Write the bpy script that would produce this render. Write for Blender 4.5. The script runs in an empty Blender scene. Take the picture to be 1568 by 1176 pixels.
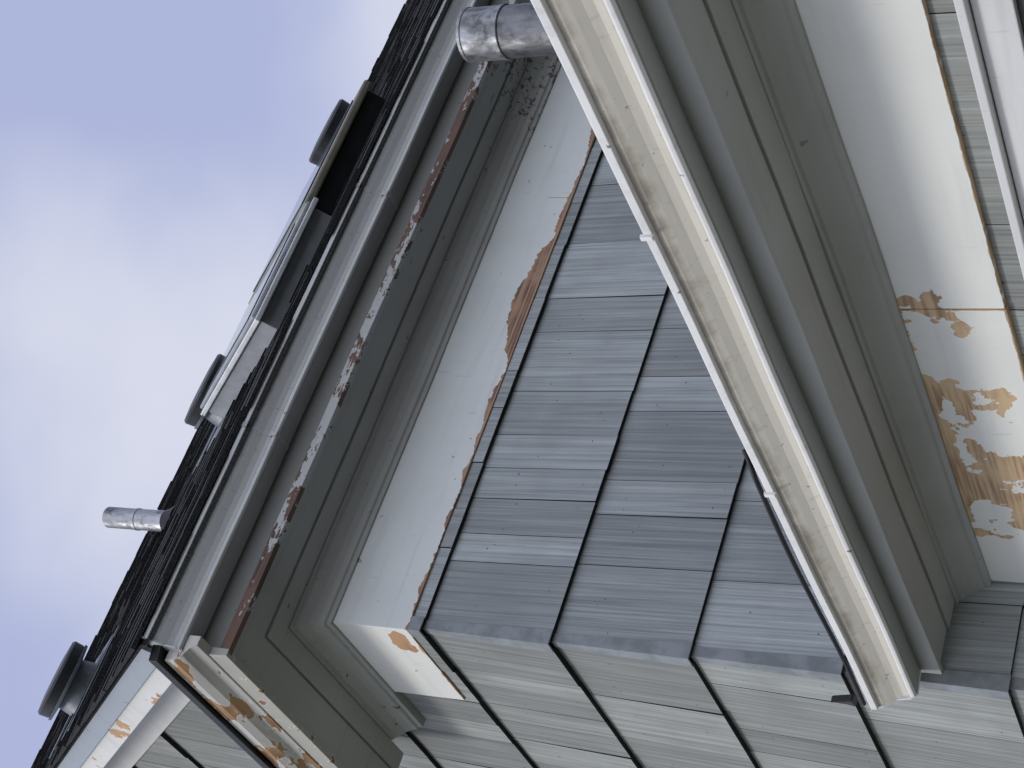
import bpy, bmesh, random
from math import *
from mathutils import Vector, Matrix
random.seed(7)
SH=1.6   # eye height: everything is modelled relative to the eye and lifted so that the ground is z=0
sc=bpy.context.scene
# ------------------------------------------------------------------ node helpers
class E:
    nt=None
    def __init__(s,k): s.k=k
    @staticmethod
    def m(op,*a):
        n=E.nt.nodes.new("ShaderNodeMath"); n.operation=op
        for i,x in enumerate(a):
            if isinstance(x,E): E.nt.links.new(x.k,n.inputs[i])
            else: n.inputs[i].default_value=x
        return E(n.outputs[0])
    def __add__(s,o): return E.m('ADD',s,o)
    __radd__=__add__
    def __sub__(s,o): return E.m('SUBTRACT',s,o)
    def __rsub__(s,o): return E.m('SUBTRACT',o,s)
    def __mul__(s,o): return E.m('MULTIPLY',s,o)
    __rmul__=__mul__
    def abs(s): return E.m('ABSOLUTE',s)
    def min(s,o): return E.m('MINIMUM',s,o)
    def max(s,o): return E.m('MAXIMUM',s,o)
def sstep(x,a,b):
    n=E.nt.nodes.new("ShaderNodeMapRange"); n.interpolation_type='SMOOTHSTEP'; n.clamp=True
    E.nt.links.new(x.k,n.inputs[0]); n.inputs[1].default_value=a; n.inputs[2].default_value=b
    return E(n.outputs[0])
def mixc(f,a,b,mode='MIX'):
    n=E.nt.nodes.new("ShaderNodeMix"); n.data_type='RGBA'; n.blend_type=mode
    for s,v in ((n.inputs[0],f),(n.inputs[6],a),(n.inputs[7],b)):
        if isinstance(v,E): E.nt.links.new(v.k,s)
        elif isinstance(v,(tuple,list)): s.default_value=(*v[:3],1)
        else: s.default_value=v
    return E(n.outputs[2])
def vec1(e):
    cc=E.nt.nodes.new("ShaderNodeCombineXYZ")
    for i in range(3): E.nt.links.new(e.k,cc.inputs[i])
    return E(cc.outputs[0])
def coords():
    t=E.nt.nodes.new("ShaderNodeTexCoord"); sp=E.nt.nodes.new("ShaderNodeSeparateXYZ")
    E.nt.links.new(t.outputs['Object'],sp.inputs[0])
    return E(t.outputs['Object']),E(sp.outputs[0]),E(sp.outputs[1]),E(sp.outputs[2])
def noise(vec,scale=(1,1,1),s=1.0,det=4,rough=.55,off=(0,0,0)):
    mp=E.nt.nodes.new("ShaderNodeMapping"); mp.inputs['Scale'].default_value=scale; mp.inputs['Location'].default_value=off
    E.nt.links.new(vec.k,mp.inputs[0])
    n=E.nt.nodes.new("ShaderNodeTexNoise"); n.inputs['Scale'].default_value=s; n.inputs['Detail'].default_value=det; n.inputs['Roughness'].default_value=rough
    E.nt.links.new(mp.outputs[0],n.inputs['Vector']); return E(n.outputs[0])
def newmat(name,rough=.6,metal=0):
    m=bpy.data.materials.new(name); m.use_nodes=True; E.nt=m.node_tree
    b=m.node_tree.nodes['Principled BSDF']; b.inputs['Roughness'].default_value=rough; b.inputs['Metallic'].default_value=metal
    b.inputs['Specular IOR Level'].default_value=.35
    return m,b
def setc(b,c): E.nt.links.new(c.k,b.inputs['Base Color'])
def bump(b,h,st=.3,dist=.01):
    n=E.nt.nodes.new("ShaderNodeBump"); n.inputs['Strength'].default_value=st; n.inputs['Distance'].default_value=dist
    E.nt.links.new(h.k,n.inputs['Height']); E.nt.links.new(n.outputs[0],b.inputs['Normal'])

def paint(name,base,grime=(.25,.23,.19),gamt=.35,rough=.55,peel=None,grain='X',speck=.5,wood=((.50,.29,.13),(.16,.075,.04)),bst=.35,mould=None):
    m,b=newmat(name,rough)
    v,x,y,z=coords()
    n1=noise(v,s=5,det=6); n2=noise(v,s=60,det=4); 
    gs=(1.2,18,18) if grain=='X' else (18,1.2,18)
    st=noise(v,scale=gs,s=2.2,det=6)
    col=mixc(sstep(n1,.35,.75)*gamt,base,tuple(base[i]*.55+grime[i]*.3 for i in range(3)))
    col=mixc(sstep(st,.52,.75)*gamt*.8,col,grime)
    sp=sstep(noise(v,s=34,det=2,off=(3,1,7)),.735,.76)
    col=mixc(sp*speck,col,(.10,.085,.07))
    dr=sstep(noise(v,scale=(30,30,4),s=3,det=4,off=(9,2,1)),.66,.74)
    col=mixc(dr*.28,col,tuple(c*.55 for c in base))
    hgt=n2*.25+n1*.3
    if mould is not None:
        col=mixc(mould(v,x,y,z),col,(.045,.043,.038))
    if peel is not None:
        f=peel(v,x,y,z)          # >0 : bare wood
        bare=sstep(f,-.0005,.0005); rim=sstep(f,-.004,-.001)-bare
        g=noise(v,scale=(gs[0]*.8,gs[1]*2.2,gs[2]*2.2),s=3.5,det=4,rough=.45)
        w=mixc(sstep(g,.32,.68),wood[1],wood[0]); 
        w=mixc(sstep(noise(v,s=9,det=4,off=(5,5,5)),.38,.60)*.85,w,wood[0])
        col=mixc(rim*.55,col,(.78,.77,.72)); col=mixc(bare,col,w)
        hgt=hgt*.6-bare*.9+g*.15
    setc(b,col); bump(b,hgt,bst,.004)
    return m
def bumpf(x,c,w):
    t=(x-c)*(1/w); return (1-t*t).max(0.0)

# ------------------------------------------------------------------ materials
def pf_main(v,x,y,z):
    n=noise(v,scale=(1,1,1),s=22,det=6,rough=.65)-.5
    n2=noise(v,scale=(1,1,1),s=7,det=3,off=(2,2,2))-.5
    n3=noise(v,s=70,det=3,off=(7,2,2))-.5
    amp=.0035+bumpf(x,.87,.20)*.046+bumpf(x,1.5,.22)*.012+bumpf(x,.55,.12)*.006+bumpf(x,1.15,.15)*.008
    j=.0009-(x-1.19+n2*.02).abs()-(z-1.90-.07).max(0.0)
    return (amp+n*.036+n2*.022+n3*.010-(z-1.905)).max(j)
def pf_ret(v,x,y,z):
    n=noise(v,s=30,det=5)-.5
    t=E.m('POWER',((y-.035)*(1/.05)),2.0)+E.m('POWER',((z-1.945)*(1/.028)),2.0)
    a=(1-t)*.02+n*.05-.003
    b=.003+n*.02-(z-1.905)
    return a.max(b)
def pf_wing(v,x,y,z):
    n=noise(v,scale=(1,1,1),s=8.5,det=5,rough=.55,off=(0,.6,.3))-.5
    n2=noise(v,scale=(1,1,1),s=30,det=4,off=(1,4,2))-.5
    reg=(y+.835).min((y*-1)-.17)
    reg=E.m('MINIMUM',reg*.5,.004)
    e=(.0025-(z-.58)+n2*.01)
    j=.0022-(y+.80).abs()+n2*.006
    edge=bumpf(z,.745,.03)*bumpf(y,-.5,.35)*.02
    return (reg+n*.11+n2*.03-.009+bumpf(y,-.30,.16)*.012+edge).max(e).max(j)
def pf_strip(v,x,y,z):
    n=noise(v,scale=(2.0,2.0,5),s=7,det=7,rough=.75)-.5
    big=noise(v,scale=(1,1,1),s=2.6,det=2,off=(4,0,0))-.5
    return n*.13+big*.09+.001
def pf_ret2(v,x,y,z):
    n=noise(v,scale=(3,2.0,6),s=5,det=5)-.5
    return n*.1-.004
def pf_rake(v,x,y,z):
    n=noise(v,s=11,det=5)-.5
    return n*.12-.010
def pf_few(v,x,y,z):
    n=noise(v,scale=(2,2,2),s=14,det=5,rough=.6)-.5
    return n*.1-.013
def mould_far(v,x,y,z):
    return sstep(noise(v,s=55,det=5,rough=.7,off=(2,8,1))+bumpf(x,1.60,.24)*.13,.66,.70)*.8
M_frA=paint("frieze_white_paint",(.70,.73,.71),peel=pf_main,gamt=.20,wood=((.40,.25,.16),(.13,.06,.04)))
M_frR=paint("return_white_paint",(.74,.74,.70),peel=pf_ret,grain='Y',gamt=.12,wood=((.50,.30,.16),(.25,.12,.06)))
M_frW=paint("wing_frieze_paint",(.75,.76,.72),peel=pf_wing,grain='Y',gamt=.14,wood=((.60,.44,.27),(.33,.21,.12)))
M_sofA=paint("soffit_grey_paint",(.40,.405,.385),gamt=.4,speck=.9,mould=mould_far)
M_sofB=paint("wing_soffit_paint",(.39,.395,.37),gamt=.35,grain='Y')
M_strip=paint("peeling_edge_board",(.46,.48,.48),peel=pf_strip,wood=((.15,.085,.062),(.04,.027,.022)),gamt=.5)
M_fascia=paint("fascia_gutter_shade",(.19,.195,.185),gamt=.4)  # gutter's shade painted into the fascia as a darker grey
M_fasciaR=paint("return_crown_paint",(.62,.61,.57),peel=pf_ret2,grain='Y',wood=((.48,.29,.15),(.2,.1,.05)),gamt=.5)
M_retsof=paint("return_soffit_paint",(.40,.40,.35),peel=pf_few,grain='Y',gamt=.45,wood=((.3,.15,.08),(.08,.04,.03)))
M_rake=paint("rake_white_paint",(.72,.72,.69),peel=pf_rake,grain='Y',gamt=.2,wood=((.55,.34,.17),(.3,.15,.07)))
M_rakeblue=paint("rake_metal_wrap",(.36,.40,.45),grain='Y',gamt=.2)
M_trimW=paint("trim_white",(.68,.68,.67),grain='Y',gamt=.25)
def gutter_mat(name,base,ax,zf,stain):
    m,b=newmat(name,.42)
    v,x,y,z=coords()
    sc_=(3,40,40) if ax=='X' else (40,3,40)
    n=noise(v,scale=sc_,s=1.6,det=6); n3=noise(v,s=18,det=6,rough=.7); n4=noise(v,s=4,det=3,off=(3,3,1))
    d=sstep((z-zf)+ (n3-.5)*.03+(n4-.5)*.03,-.004,.016)
    col=mixc(d*stain,base,(.19,.155,.11))
    col=mixc(sstep(n,.5,.8)*.3,col,tuple(c*.6 for c in base))
    col=mixc(sstep(n3,.60,.78)*.4,col,(.36,.31,.24))
    dr=sstep(noise(v,scale=(1,1,.12) ,s=70,det=3,off=(1,2,3)),.60,.72)
    col=mixc(dr*.3,col,tuple(c*.5 for c in base))
    col=mixc(sstep(noise(v,s=90,det=2),.70,.74)*.5,col,(.12,.10,.08))
    setc(b,col); bump(b,n3*.6+n4,.12,.004); return m
M_gA=gutter_mat("gutter_aluminium_weathered",(.46,.465,.46),'X',2.282,.45)
M_gB=gutter_mat("gutter_cream_enamel",(.76,.72,.63),'Y',.874,.75)
M_lip=paint("gutter_lip_highlight",(.78,.78,.76),gamt=.25,rough=.35,speck=.8)  # edge highlight painted as a brighter white on lip and bead
M_lipA=paint("gutter_lip_highlight_grey",(.58,.60,.60),gamt=.4,rough=.4,speck=.8)  # front gutter's edge highlight, painted as a lighter grey
def siding_mat(name,base,hor):
    m,b=newmat(name,.7)
    v,x,y,z=coords()
    at=E.nt.nodes.new("ShaderNodeAttribute"); at.attribute_name="rnd"; r=E(at.outputs['Fac'])
    a=x if hor=='X' else y
    cb=E.nt.nodes.new("ShaderNodeCombineXYZ")
    E.nt.links.new((a+r*3.7).k,cb.inputs[0]); E.nt.links.new((z+r*5.0).k,cb.inputs[2])
    vv=E(cb.outputs[0])
    g=noise(vv,scale=(210,1,1.8),s=1,det=3,rough=.55); g2=noise(vv,scale=(75,1,2.2),s=1,det=4,rough=.6); n=noise(v,s=5,det=5)
    col=mixc(sstep(g,.30,.70),tuple(c*.74 for c in base),tuple(c*1.20 for c in base))
    col=mixc(sstep(g2,.46,.70)*.55,col,tuple(min(1,c*1.5) for c in base))
    col=mixc(sstep(g2*-1,-.44,-.28)*.45,col,tuple(c*.5 for c in base))
    br=sstep(noise(vv,scale=(38,1,1.2),s=1,det=4,off=(9,0,4)),.52,.72)
    col=mixc(br*.5,col,tuple(c*k for c,k in zip(base,(.86,.74,.67))))
    mul=.76+r*.42
    col=mixc(1.0,col,vec1(mul),'MULTIPLY')
    col=mixc(sstep(n,.42,.72)*.35,col,tuple(c*.6 for c in base))
    setc(b,col); bump(b,g*.8+g2*.6,.42,.004); return m
M_sA=siding_mat("striated_shake_sky_tint",(.325,.355,.36),'X')  # same siding as the gable; blue sky light painted into the base colour
M_sB=siding_mat("striated_shake_greengrey",(.265,.28,.265),'Y')
def plain(name,c,rough=.7,metal=0,var=.3,s=20,bst=.2):
    m,b=newmat(name,rough,metal); v,x,y,z=coords()
    n=noise(v,s=s,det=6)
    setc(b,mixc(sstep(n,.3,.7),tuple(k*(1-var) for k in c),tuple(min(1,k*(1+var)) for k in c))); bump(b,n,bst,.004); return m
M_cap=plain("corner_cap_paint",(.22,.24,.25),.6,0,.18,30)
M_butt_shade=plain("shake_butt_painted_shade",(.012,.012,.013))  # shadow gaps under the shakes, painted as near-black butt and side faces
M_core=plain("wall_sheathing",(.05,.05,.05))
M_nail=plain("nail_rust",(.05,.047,.048))
def shingle_mat():
    m,b=newmat("asphalt_shingle",.95); v,x,y,z=coords()
    at=E.nt.nodes.new("ShaderNodeAttribute"); at.attribute_name="rnd"; r=E(at.outputs['Fac'])
    n=noise(v,s=260,det=2); n2=noise(v,s=12,det=5)
    col=mixc(sstep(n,.35,.68),(.005,.0055,.007),(.045,.046,.052))
    col=mixc(sstep(r*.6+n2*.5,.3,.9)*.6,col,(.028,.028,.030))
    setc(b,col); bump(b,n*.6+n2*.5,.8,.005); return m
M_sh=shingle_mat()
M_black=plain("black_rubber",(.008,.008,.009),.5)
def galv(name,k):
    m,b=newmat(name,.38,.8); v,x,y,z=coords()
    n=noise(v,scale=(1,1,.35),s=26,det=6)
    col=mixc(sstep(n,.4,.66),(.36*k,.37*k,.39*k),(.17*k,.175*k,.18*k)); col=mixc(sstep(noise(v,s=60,det=3,off=(4,1,1)),.5,.6)*.3,col,(.45*k,.46*k,.5*k))
    col=mixc(sstep(noise(v,s=35,det=6,off=(1,1,1)),.54,.66)*.6,col,(.07,.07,.07))
    setc(b,col); E.nt.links.new((sstep(n,.3,.7)*.3+.35).k,b.inputs['Roughness']); bump(b,n,.5,.008); return m
M_galv=galv("galvanized_steel",.95); M_galvd=galv("galvanized_steel_weathered",.5)
M_ventdark=plain("vent_cap_dark",(.03,.032,.038),.45)
M_ventgrey=plain("vent_flange_grey",(.20,.22,.25),.5,.3)
M_skyfr=plain("skylight_frame_grey",(.30,.315,.34),.45,.2,.1)
M_skywh=plain("skylight_frame_white",(.60,.62,.63),.45,.1,.1)
M_skytan=plain("skylight_frame_tan",(.20,.195,.155),.5,.1,.2)
M_skyblk=plain("skylight_curb_black",(.01,.011,.014),.35)
mg,bg_=newmat("skylight_glass",.08); bg_.inputs['Base Color'].default_value=(.05,.07,.08,1)
M_glass=mg
def ground_mat():
    m,b=newmat("lawn",.95); v,x,y,z=coords()
    n=noise(v,s=3,det=6); n2=noise(v,s=60,det=3)
    col=mixc(sstep(n*.5+n2*.5,.35,.65),(.04,.055,.022),(.10,.11,.05)); setc(b,col); bump(b,n2,.8,.03); return m
M_gr=ground_mat()
M_conc=plain("bounce_driveway_concrete",(.20,.197,.185),.9,0,.2,6,.4)
# ------------------------------------------------------------------ geometry helpers
def empty(n):
    o=bpy.data.objects.new(n,None); sc.collection.objects.link(o); o.location=(0,0,0); return o
def mk(name,verts,faces,mats,parent=None,mi=None,rnd=None,smooth=False,bevel=0):
    me=bpy.data.meshes.new(name); me.from_pydata([tuple(v) for v in verts],[],faces)
    mats=mats if isinstance(mats,list) else [mats]
    for m in mats: me.materials.append(m)
    if mi: me.polygons.foreach_set("material_index",mi)
    if rnd:
        a=me.attributes.new("rnd",'FLOAT','FACE'); a.data.foreach_set("value",rnd)
    bm=bmesh.new(); bm.from_mesh(me); bmesh.ops.recalc_face_normals(bm,faces=bm.faces); bm.to_mesh(me); bm.free()
    if smooth: me.polygons.foreach_set("use_smooth",[True]*len(me.polygons))
    o=bpy.data.objects.new(name,me); sc.collection.objects.link(o)
    if parent: o.parent=parent
    if bevel:
        b=o.modifiers.new("b",'BEVEL'); b.width=bevel; b.segments=2; b.limit_method='ANGLE'
    return o
def wob(s,z,k): return .0011*sin(s*5.1+k*1.7)+.0007*sin(s*13.7+k*3.1)
def sweep(name,prof,st,mat,parent,closed=True,caps=True,wobk=None,bevel=.0012,solid=0):
    n=len(prof); V=[];Fc=[]
    for i,fn in enumerate(st):
        for d,z in prof:
            x,y=fn(d); w=wob(x+y,z,wobk) if wobk is not None else 0
            V.append((x,y,z+w))
    m=n if closed else n-1
    for i in range(len(st)-1):
        for j in range(m):
            a=i*n+j; b=i*n+(j+1)%n; Fc.append((a,b,b+n,a+n))
    if closed and caps:
        Fc.append(tuple(range(n))); Fc.append(tuple((len(st)-1)*n+j for j in range(n)))
    o=mk(name,V,Fc,mat,parent,bevel=bevel)
    if solid:
        s=o.modifiers.new("s",'SOLIDIFY'); s.thickness=solid; s.offset=0
    return o
def lin(a,b,n): return [a+(b-a)*i/n for i in range(n+1)]
L=5.2
def stA(x0,x1,n=40): return [ (lambda d,x=x:(x,-d)) for x in lin(x0,x1,n)]
def st_corner(y1,x1=L):
    s=[(lambda d,x=x:(x,-d)) for x in lin(x1,.3,30)]
    s.append(lambda d:(-d,-d))
    s+= [(lambda d,y=y:(-d,y)) for y in (y1*.5,y1)]
    return s
def stR(y0,y1): return [(lambda d,y=y:(-d,y)) for y in lin(y0,y1,4)]
WX=.22
def stW(y0,y1,n=30): return [(lambda d,y=y:(WX-d,y)) for y in lin(y0,y1,n)]

house=empty("shingle_sided_house")
T46=tan(radians(46)); ca,sa=cos(radians(46)),sin(radians(46))
RY=1.3; RZ=2.31+(RY+.3)*T46
def roofz(y): return 2.31+((y+.3) if y<RY else (2*RY-y+.3))*T46
def prism_x(name,poly,x0,x1,mat,parent,bevel=0):
    n=len(poly); V=[(x0,*p) for p in poly]+[(x1,*p) for p in poly]
    Fc=[tuple(range(n)),tuple(range(n,2*n))]+[(i,(i+1)%n,(i+1)%n+n,i+n) for i in range(n)]
    return mk(name,V,Fc,mat,parent,bevel=bevel)
def prism_y(name,poly,y0,y1,mat,parent,bevel=0):
    n=len(poly); V=[(p[0],y0,p[1]) for p in poly]+[(p[0],y1,p[1]) for p in poly]
    Fc=[tuple(range(n)),tuple(range(n,2*n))]+[(i,(i+1)%n,(i+1)%n+n,i+n) for i in range(n)]
    return mk(name,V,Fc,mat,parent,bevel=bevel)
def box(name,a,b,mat,parent,bevel=.001):
    return prism_x(name,[(a[1],a[2]),(b[1],a[2]),(b[1],b[2]),(a[1],b[2])],a[0],b[0],mat,parent,bevel)
prism_x("wall_core",[(0,-SH),(2.6,-SH),(2.6,roofz(2.6)-.06),(RY,RZ-.06),(0,roofz(0)-.06)],0,5,M_core,house)
def siding(name,fp,length,ks,mat,ztop,smin=0):
    V=[];Fc=[];MI=[];R=[]
    for k in ks:
        zb=1.8765-k*.3
        s=smin
        if k==1: widths=[.15,.07,.09,.08,.09,.12,.17,.10,.17]
        else: widths=[]
        i=0; last=.5
        while s<length:
            w=widths[i] if i<len(widths) else random.choice((.10,.13,.16,.2))*random.uniform(.85,1.1)
            i+=1
            e=min(s+w,length); 
            if length-e<.03: e=length
            zt=min(zb+.315,ztop((s+e)/2)); 
            if zt-zb>.02:
                j=random.uniform(-.0015,.0015); db=.0165+random.uniform(-.0018,.0018); g=.0008
                zz=zb+j
                o=len(V)
                dt=db-(db-.003)*(zt-zb)/.315
                for (ss,dd,z) in ((s+g,db,zz),(e-g,db,zz),(e-g,dt,zt),(s+g,dt,zt),(s+g,max(db-.012,.001),zz),(e-g,max(db-.012,.001),zz),(e-g,.001,zt),(s+g,.001,zt)):
                    x,y=fp(ss,dd); V.append((x,y,z))
                rr=random.random()
                if abs(rr-last)<.2: rr=(rr+.45)%1
                last=rr
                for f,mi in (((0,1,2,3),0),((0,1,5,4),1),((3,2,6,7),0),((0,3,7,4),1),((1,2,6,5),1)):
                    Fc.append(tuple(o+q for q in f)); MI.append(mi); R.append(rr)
                for q in range(random.choice((2,3,4))):
                    sn=random.uniform(s+.012,e-.012); zn=zz+random.choice((.035,.05,.19,.21,.23))+random.uniform(-.015,.015)
                    if zn>zt-.03: continue
                    dn=db+(dt-db)*(zn-zz)/(zt-zz)+.0006; o=len(V); rad=random.uniform(.0011,.0018)
                    for h in range(6):
                        x,y=fp(sn+rad*cos(h*pi/3),dn); V.append((x,y,zn+rad*sin(h*pi/3)))
                    Fc.append(tuple(range(o,o+6))); MI.append(2); R.append(0)
            s=e
    return mk(name,V,Fc,[mat,M_butt_shade,M_nail],house,MI,R)
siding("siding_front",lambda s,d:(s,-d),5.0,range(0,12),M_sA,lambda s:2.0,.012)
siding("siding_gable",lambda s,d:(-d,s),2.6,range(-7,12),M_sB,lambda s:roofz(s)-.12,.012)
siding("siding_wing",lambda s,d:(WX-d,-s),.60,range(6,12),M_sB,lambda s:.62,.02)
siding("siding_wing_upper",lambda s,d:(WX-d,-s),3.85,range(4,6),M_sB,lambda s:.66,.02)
V=[];Fc=[];R=[]
for k in range(0,12):
    zb=1.8765-k*.3-.002; zt=zb+.302; o=len(V)
    for z,d in ((zb,.0205),(zt,.0075)):
        for p in ((.014,-d),(-d,-d),(-d,.012),(-d+.004,.012),(-d+.004,-d+.004),(.014,-d+.004)): V.append((p[0],p[1],z))
    for q in range(6): Fc.append((o+q,o+(q+1)%6,o+6+(q+1)%6,o+6+q))
    Fc.append(tuple(range(o,o+6)))
mk("siding_corner_caps",V,Fc,M_cap,house,None,None,bevel=.0008)
frz=[(.0,1.905),(.02,1.905),(.02,2.095),(.0,2.095)]
sweep("frieze_board",frz,stA(-.0198,L),M_frA,house)
sweep("frieze_return",[(.0,1.9055),(.02,1.9055),(.02,2.095),(.0,2.095)],stR(-.0192,.29),M_frR,house)
bed=[(.0,2.088),(.026,2.088),(.028,2.097),(.034,2.100),(.037,2.112),(.044,2.126),(.054,2.136),(.060,2.142),(.062,2.150),(.068,2.152),(.068,2.176),(.0,2.176)]
sweep("bed_moulding",bed,st_corner(.45),M_sofA,house,wobk=1)
sweep("soffit_inner",[(.068,2.158),(.118,2.158),(.118,2.18),(.068,2.18)],st_corner(.52),M_sofA,house,wobk=2)
sweep("soffit_outer",[(.1195,2.1635),(.203,2.1635),(.203,2.185),(.1195,2.185)],st_corner(.52),M_sofA,house,wobk=2)
sweep("eave_edge_board",[(.203,2.156),(.2175,2.156),(.219,2.180),(.203,2.183)],stA(-.212,L),M_strip,house,wobk=3)
sweep("eave_edge_return",[(.203,2.156),(.219,2.156),(.221,2.20),(.203,2.20)],stR(-.219,.54),M_retsof,house)
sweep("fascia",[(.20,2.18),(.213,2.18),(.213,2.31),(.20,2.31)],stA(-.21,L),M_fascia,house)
sweep("return_crown",[(.203,2.2),(.224,2.2),(.232,2.215),(.25,2.225),(.262,2.24),(.266,2.262),(.203,2.262)],stR(-.262,.56),M_fasciaR,house)
sweep("return_drip_flashing",[(.02,2.335),(.278,2.285),(.278,2.262),(.02,2.322)],stR(-.28,.57),M_black,house)
sweep("return_wall_board",[(.0,2.345),(.03,2.345),(.03,2.41),(.0,2.41)],stR(-.05,.57),M_trimW,house)
def gutter(name,b,z,st,mat,lipmat,end_st,seams,wk,ax):
    g=empty(name)
    p=[(b,z+.07),(b,z),(b+.044,z-.004),(b+.050,z+.001)]
    face=[(b+.052,z+.010),(b+.054,z+.018),(b+.060,z+.029),(b+.069,z+.040),(b+.076,z+.050),(b+.079,z+.060)]
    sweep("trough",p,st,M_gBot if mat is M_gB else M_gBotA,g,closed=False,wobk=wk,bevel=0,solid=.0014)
    sweep("face",[(b+.0505,z+.007)]+face,st,mat,g,closed=False,wobk=wk,bevel=0,solid=.0014)
    sweep("bottom_bead",[(b+.049,z-.0045),(b+.055,z-.002),(b+.0562,z+.003),(b+.0545,z+.007),(b+.049,z+.006)],st,lipmat,g,wobk=wk,bevel=.001)
    sweep("rolled_lip",[(b+.078,z+.058),(b+.087,z+.059),(b+.088,z+.07),(b+.084,z+.073),(b+.072,z+.071),(b+.078,z+.065)],st,lipmat,g,wobk=wk,bevel=.001)
    cap=[(b-.001,z+.07),(b-.001,z-.003),(b+.05,z-.007),(b+.058,z+.004)]+[(d+.003,q) for d,q in face[2:]]+[(b+.09,z+.07)]
    sweep("end_cap",cap,end_st,lipmat,g,bevel=.0006)
    for i,s in enumerate(seams):
        if ax=='A':
            sp=[(b,z-.002),(b+.046,z-.0055),(b+.0575,z-.003),(b+.058,z+.012)]+[(d+.0014,q) for d,q in face]+[(b+.0895,z+.057),(b+.0895,z+.0735)]
            sweep("seam_band",sp,[(lambda d,x=x:(x,-d)) for x in (s,s+.012)],mat,g,closed=False,wobk=wk,bevel=0,solid=.0006)
        else:
            sweep("lip_clip",[(b+.086,z+.055),(b+.0925,z+.057),(b+.0925,z+.074),(b+.086,z+.0755)],[(lambda d,y=y:(WX-d,y)) for y in (s,s-.007)],lipmat,g,bevel=.001)
    return g
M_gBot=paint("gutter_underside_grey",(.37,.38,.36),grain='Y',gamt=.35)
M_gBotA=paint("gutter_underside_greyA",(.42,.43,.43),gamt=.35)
gA=gutter("rain_gutter",.216,2.235,stA(-.24,L,60),M_gA,M_lipA,stA(-.242,-.2375,1),[.28,.98,2.1],4,'A')
ZS=.80
prism_y("wing_core",[(WX,-SH),(3.1,-SH),(3.1,.78),(1.65,1.55),(WX+.0,.86)],-3.9,-.001,M_core,house)
sweep("wing_frieze",[(.0,.58),(.02,.58),(.02,.745),(.0,.745)],stW(-.02,-.80),M_frW,house)
sweep("wing_frieze_far",[(.0,.5815),(.0195,.5815),(.0195,.745),(.0,.745)],stW(-.8015,-3.9),M_frW,house)
bedw=[(.0,.738),(.026,.738),(.028,.747),(.034,.750),(.037,.760),(.044,.772),(.054,.782),(.060,.787),(.062,.792),(.068,.794),(.068,.815),(.0,.815)]
sweep("wing_bed_moulding",bedw,stW(-.003,-3.9),M_sofB,house,wobk=5)
sweep("wing_soffit_inner",[(.068,.797),(.125,.797),(.125,.815),(.068,.815)],stW(-.018,-3.9),M_sofB,house,wobk=6)
sweep("wing_soffit_outer",[(.1265,.8015),(.205,.8015),(.205,.82),(.1265,.82)],stW(-.018,-3.9),M_sofB,house,wobk=6)
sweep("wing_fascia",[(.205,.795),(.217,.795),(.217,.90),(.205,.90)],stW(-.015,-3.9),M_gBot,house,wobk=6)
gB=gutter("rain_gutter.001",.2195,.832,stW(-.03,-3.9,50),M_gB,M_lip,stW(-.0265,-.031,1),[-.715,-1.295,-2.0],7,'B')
def wing_roof():
    t=tan(radians(25)); z0=.905; x0=-.075
    prism_y("wing_roof_deck",[(x0+.02,z0-.012),(x0+.02,z0),(1.65,z0+(1.63-x0-.02)*t),(3.3,z0+(-.02)*t),(3.3,z0-.03),(1.65,z0+(1.63-x0-.02)*t-.04)],-3.95,-.0,M_sh,house)
    prism_y("wing_roof_drip_edge",[(x0+.002,z0-.008),(x0+.002,z0+.001),(x0+.08,z0+.003+.08*t),(x0+.08,z0-.006+.08*t)],-3.95,-.02,M_black,house)
wing_roof()
gd=empty("garage_door"); gd.parent=house
def wbox(n,d0,d1,y0,y1,z0,z1,mat): return box(n,(WX-d1,y0,z0),(WX-d0,y1,z1),mat,gd,.002)
wbox("head_casing",0,.035,-3.7,-.62,.470,.520,M_trimW)
wbox("head_cap",0,.052,-3.72,-.60,.5215,.534,M_trimW)
wbox("door_header",0,.024,-3.7,-.62,.37,.4695,M_core)
wbox("jamb_left",0,.03,-.73,-.63,-1.6,.4695,M_trimW)
wbox("jamb_right",0,.03,-3.69,-3.59,-1.6,.4695,M_trimW)
for r_ in range(4):
    for c_ in range(4):
        y0=-3.58+c_*.712; z0=-1.59+r_*.492
        wbox("panel_%d_%d"%(r_,c_),0,.021,y0,y0+.70,z0,z0+.482,M_trimW)
        wbox("raised_%d_%d"%(r_,c_),.0215,.027,y0+.08,y0+.62,z0+.08,z0+.402,M_trimW)
# ---- main roof
prism_x("roof_deck",[(-.3,2.285),(-.3,2.305),(RY,RZ-.006),(2.9,2.305),(2.9,2.285),(RY,RZ-.04)],-.255,L,M_sh,house)
V=[];Fc=[];R=[]
slope_len=(RY+.3)/ca; row=0; t=-.012
while t<slope_len:
    x=-.272-random.uniform(0,.004); t1=min(t+.16,slope_len)
    while x<L:
        w=random.choice((.05,.08,.12,.2)); e=min(x+w,L); th=random.uniform(.007,.0125); j=random.uniform(-.004,.004); rr=random.random(); o=len(V)
        th2=th+random.uniform(-.001,.001)
        for tt,h,h2 in ((t+j,0,0),(t+j,th,th2),(t1,.004,.004),(t1,-.001,-.001)):
            for xx,hh in ((x+.0002,h),(e-.0002,h2)): V.append((xx,-.3+tt*ca-hh*sa,2.312+tt*sa+hh*ca))
        for f in ((0,1,3,2),(2,3,5,4),(4,5,7,6),(0,2,4,6),(1,3,5,7)): Fc.append(tuple(o+q for q in f)); R.append(rr)
        x=e
    t+=.105
mk("roof_shingles",V,Fc,M_sh,house,None,R)
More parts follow.
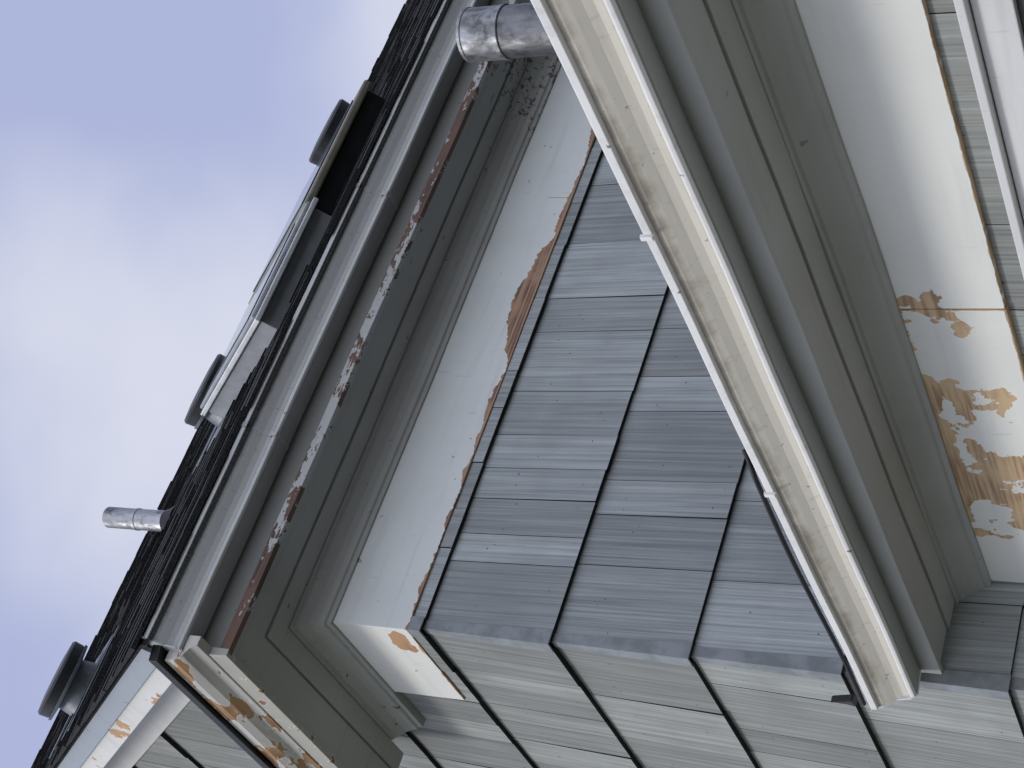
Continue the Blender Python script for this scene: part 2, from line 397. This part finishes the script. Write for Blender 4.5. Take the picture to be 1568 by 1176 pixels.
def rake(name,x0,x1,m0,m1,mat,t0=.0,t1=slope_len,parent=house):
    def P(x,t,m): return (x,-.3+t*ca+m*sa,2.30+t*sa-m*ca)
    V=[P(x,t,m) for x in (x0,x1) for t in (t0,t1) for m in (m0,m1)]
    Fc=[(0,1,3,2),(4,5,7,6),(0,1,5,4),(2,3,7,6),(0,2,6,4),(1,3,7,5)]
    return mk(name,V,Fc,mat,parent,bevel=.001)
rake("rake_metal_fascia",-.256,-.246,.004,.050,M_rakeblue,.02)
rake("rake_soffit",-.245,-.0,.062,.074,M_rake,.08)
rake("rake_edge_trim",-.2455,-.235,.012,.100,M_rake,.05)
rake("rake_moulding",-.085,-.0,.075,.10,M_trimW,.2)
rake("rake_moulding_lower",-.055,-.0,.1005,.125,M_trimW,.2)
rake("rake_frieze_board",-.028,-.0,.1255,.22,M_trimW,.25)
def rakeB(x0,x1,m0,m1,mat):
    def P(x,t,m): return (x,2.9-t*ca-m*sa,2.30+t*sa-m*ca)
    V=[P(x,t,m) for x in (x0,x1) for t in (0,slope_len-.01) for m in (m0,m1)]
    mk("rake_back",V,[(0,1,3,2),(4,5,7,6),(0,1,5,4),(2,3,7,6),(0,2,6,4),(1,3,7,5)],mat,house)
rakeB(-.25,0,.045,.07,M_trimW)
# ---- roof furniture
Rroof=Matrix(((1,0,0),(0,ca,-sa),(0,sa,ca)))
def lathe(name,prof,mat,parent,loc,rot=None,seg=48,sm=True):
    V=[];Fc=[];n=len(prof)
    for i in range(seg):
        a=2*pi*i/seg
        for r_,h in prof:
            v=Vector((r_*cos(a),r_*sin(a),h)); 
            if rot: v=rot@v
            V.append(v+Vector(loc))
    for i in range(seg):
        for j in range(n-1):
            a=i*n+j; b=((i+1)%seg)*n+j; Fc.append((a,b,b+1,a+1))
    o=mk(name,V,Fc,mat,parent,smooth=sm)
    es=o.modifiers.new("e",'EDGE_SPLIT'); es.split_angle=radians(32)
    return o
def onroof(x,y): return Vector((x,y,2.312+(y+.3)*T46+.004))
def roof_box(name,x0,x1,y0,dlen,h0,h1,mat,parent,bev=.003):
    o=onroof(0,y0); V=[]
    for x in (x0,x1):
        for t in (0,dlen):
            for h in (h0,h1): V.append((x,o.y+t*ca-h*sa,o.z+t*sa+h*ca))
    return mk(name,V,[(0,1,3,2),(4,5,7,6),(0,1,5,4),(2,3,7,6),(0,2,6,4),(1,3,7,5)],mat,parent,bevel=bev)
for i,(x,y,h) in enumerate(((1.65,.22,.008),(.735,.25,-.004),(-.03,.5,-.006))):
    v=empty("roof_vent" if i==0 else "roof_vent.%03d"%i)
    p=onroof(x,y)+Vector((0,-sa,ca))*h
    lathe("neck",[(.080,-.02),(.072,.03),(.066,.060),(0,.060)],M_ventgrey,v,p,Rroof)
    lathe("flange",[(.066,.052),(.105,.056),(.107,.063),(.10,.064)],M_ventgrey,v,p,Rroof)
    lathe("cap",[(0,.064),(.100,.064),(.102,.066),(.104,.090),(.099,.096),(.06,.099),(0,.100)],M_ventdark,v,p,Rroof)
    roof_box("flashing",x-.15,x+.15,y-.1,.34,.0,.006,M_ventgrey,v,0)
vp=empty("vent_pipe"); p=(.5,.5,3.09)
lathe("pipe",[(.026,.20),(.026,.27),(.0275,.272),(.030,.27),(.030,.17),(.0315,.168),(.0315,.158),(.030,.156),(.030,0)],M_galv,vp,p)
lathe("boot",[(.055,.0),(.04,.03),(.033,.05),(.030,.052)],M_black,vp,(.5,.5,3.10))
sk=empty("skylight")
roof_box("curb",1.05,1.46,-.13,.55,0,.056,M_skyblk,sk)
roof_box("frame",1.035,1.475,-.142,.58,.0565,.078,M_skytan,sk,.006)
roof_box("glass",1.07,1.44,-.10,.50,.0782,.082,M_glass,sk)
sk2=empty("skylight.001")
roof_box("curb",.655,1.015,-.165,.55,0,.050,M_skyfr,sk2)
roof_box("frame",.64,1.03,-.18,.58,.0505,.064,M_skywh,sk2,.003)
roof_box("cladding",.65,1.02,-.17,.57,.0645,.074,M_skyfr,sk2,.004)
roof_box("glass",.68,.99,-.12,.50,.0742,.077,M_glass,sk2)
fp=empty("flue_pipe")
lathe("lower_section",[(.0520,0),(.0520,.36),(.0520,.375)],M_galvd,fp,(.905,-.8,1.28))
lathe("collar",[(.0535,.370),(.055,.372),(.055,.380),(.0535,.383),(.0535,.452),(.055,.454),(.055,.460),(.051,.462),(.049,.455),(.049,.3)],M_galv,fp,(.905,-.8,1.28))
lathe("boot",[(.13,-.02),(.12,.03),(.075,.06),(.06,.08)],M_black,fp,(.905,-.8,1.30))
cc=empty("cable_clip")
V=[(-.075,-.06,.93),(-.06,-.015,.935),(-.06,-.02,.965),(-.078,-.05,.972),(-.09,-.06,.93),(-.078,-.015,.935),(-.075,-.02,.965),(-.092,-.05,.972)]
mk("clip_plate",V,[(0,1,2,3),(4,5,6,7),(0,1,5,4),(1,2,6,5),(2,3,7,6),(3,0,4,7)],M_black,cc,bevel=.002)
cu=bpy.data.curves.new("cable",'CURVE'); cu.dimensions='3D'; cu.bevel_depth=.004; sp=cu.splines.new('POLY'); pts=[(-.082,y,.915+.003*sin(y*9)) for y in lin(-.04,-.75,24)]+[(-.05,-.78,.93)]
sp.points.add(len(pts)-1)
for i,q in enumerate(pts): sp.points[i].co=(*q,1)
co=bpy.data.objects.new("cable",cu); sc.collection.objects.link(co); co.parent=cc; cu.materials.append(M_black)
mk("ground",[(-400,-400,-SH),(400,-400,-SH),(400,400,-SH),(-400,400,-SH)],[(0,1,2,3)],M_gr)
mk("bounce_driveway",[(-9,-6,-SH+.004),(.19,-6,-SH+.004),(.19,-.05,-SH+.004),(-9,-.05,-SH+.004)],[(0,1,2,3)],M_conc)  # unseen slab added to bounce neutral light up onto the soffits
for o in list(sc.objects):
    if o.parent is None: o.location.z+=SH
# ------------------------------------------------------------------ camera
F,th,ps,ro,a,b=2656.1,radians(28.592),radians(53.624),radians(1.305),1.4216,2.7916
f=Vector((cos(th)*cos(ps),cos(th)*sin(ps),sin(th))); r0=Vector((sin(ps),-cos(ps),0)); u0=r0.cross(f)
r=r0*cos(ro)+u0*sin(ro); u=-r0*sin(ro)+u0*cos(ro)
cd=bpy.data.cameras.new("camera"); cam=bpy.data.objects.new("camera",cd); sc.collection.objects.link(cam)
X,Y,Z=-u,r,-f
cam.matrix_world=Matrix(((X.x,Y.x,Z.x,-a),(X.y,Y.y,Z.y,-b),(X.z,Y.z,Z.z,SH),(0,0,0,1)))
cd.sensor_fit='HORIZONTAL'; cd.sensor_width=36; cd.lens=F/1568*36; cd.clip_start=.05; cd.clip_end=2000
sc.camera=cam
# ------------------------------------------------------------------ light
el,azo=radians(36),radians(7)
d=Vector((-cos(el)*cos(azo),cos(el)*sin(azo),sin(el)))
sl=bpy.data.lights.new("sun",'SUN'); sl.energy=1.5; sl.angle=radians(11); sl.color=(1,.96,.90)
so=bpy.data.objects.new("sun",sl); sc.collection.objects.link(so); so.rotation_euler=d.to_track_quat('Z','Y').to_euler()
w=bpy.data.worlds.new("World"); sc.world=w; w.use_nodes=True; E.nt=w.node_tree
bg=w.node_tree.nodes['Background']; bg.inputs[1].default_value=.1
sky=w.node_tree.nodes.new("ShaderNodeTexSky"); sky.sky_type='NISHITA'; sky.sun_disc=False; sky.sun_elevation=el; sky.sun_rotation=radians(270+7)
t=w.node_tree.nodes.new("ShaderNodeTexCoord"); v=E(t.outputs['Generated'])
n=noise(v,scale=(1,1,1.3),s=3.6,det=4,rough=.42,off=(.3,.25,.5))
cl=mixc(sstep(n,.36,.66),(4.7,5.2,7.8),(7.7,7.95,9.2))
# fill added to the sky: brightened away from the view to light the walls
sp_=w.node_tree.nodes.new("ShaderNodeSeparateXYZ"); w.node_tree.links.new(v.k,sp_.inputs[0])
dt=E(sp_.outputs[0])*-.45+E(sp_.outputs[1])*-.9
gs_=sstep(dt,0.0,.9)
cb=w.node_tree.nodes.new("ShaderNodeCombineXYZ")
for i,k in enumerate((1.35,1.3,1.08)): w.node_tree.links.new((gs_*k+1.0).k,cb.inputs[i])
cl=mixc(1.0,cl,E(cb.outputs[0]),'MULTIPLY')
c=mixc(.87,E(sky.outputs[0]),cl)
w.node_tree.links.new(c.k,bg.inputs[0])
sc.view_settings.view_transform='Standard'; sc.view_settings.look='None'; sc.view_settings.exposure=0
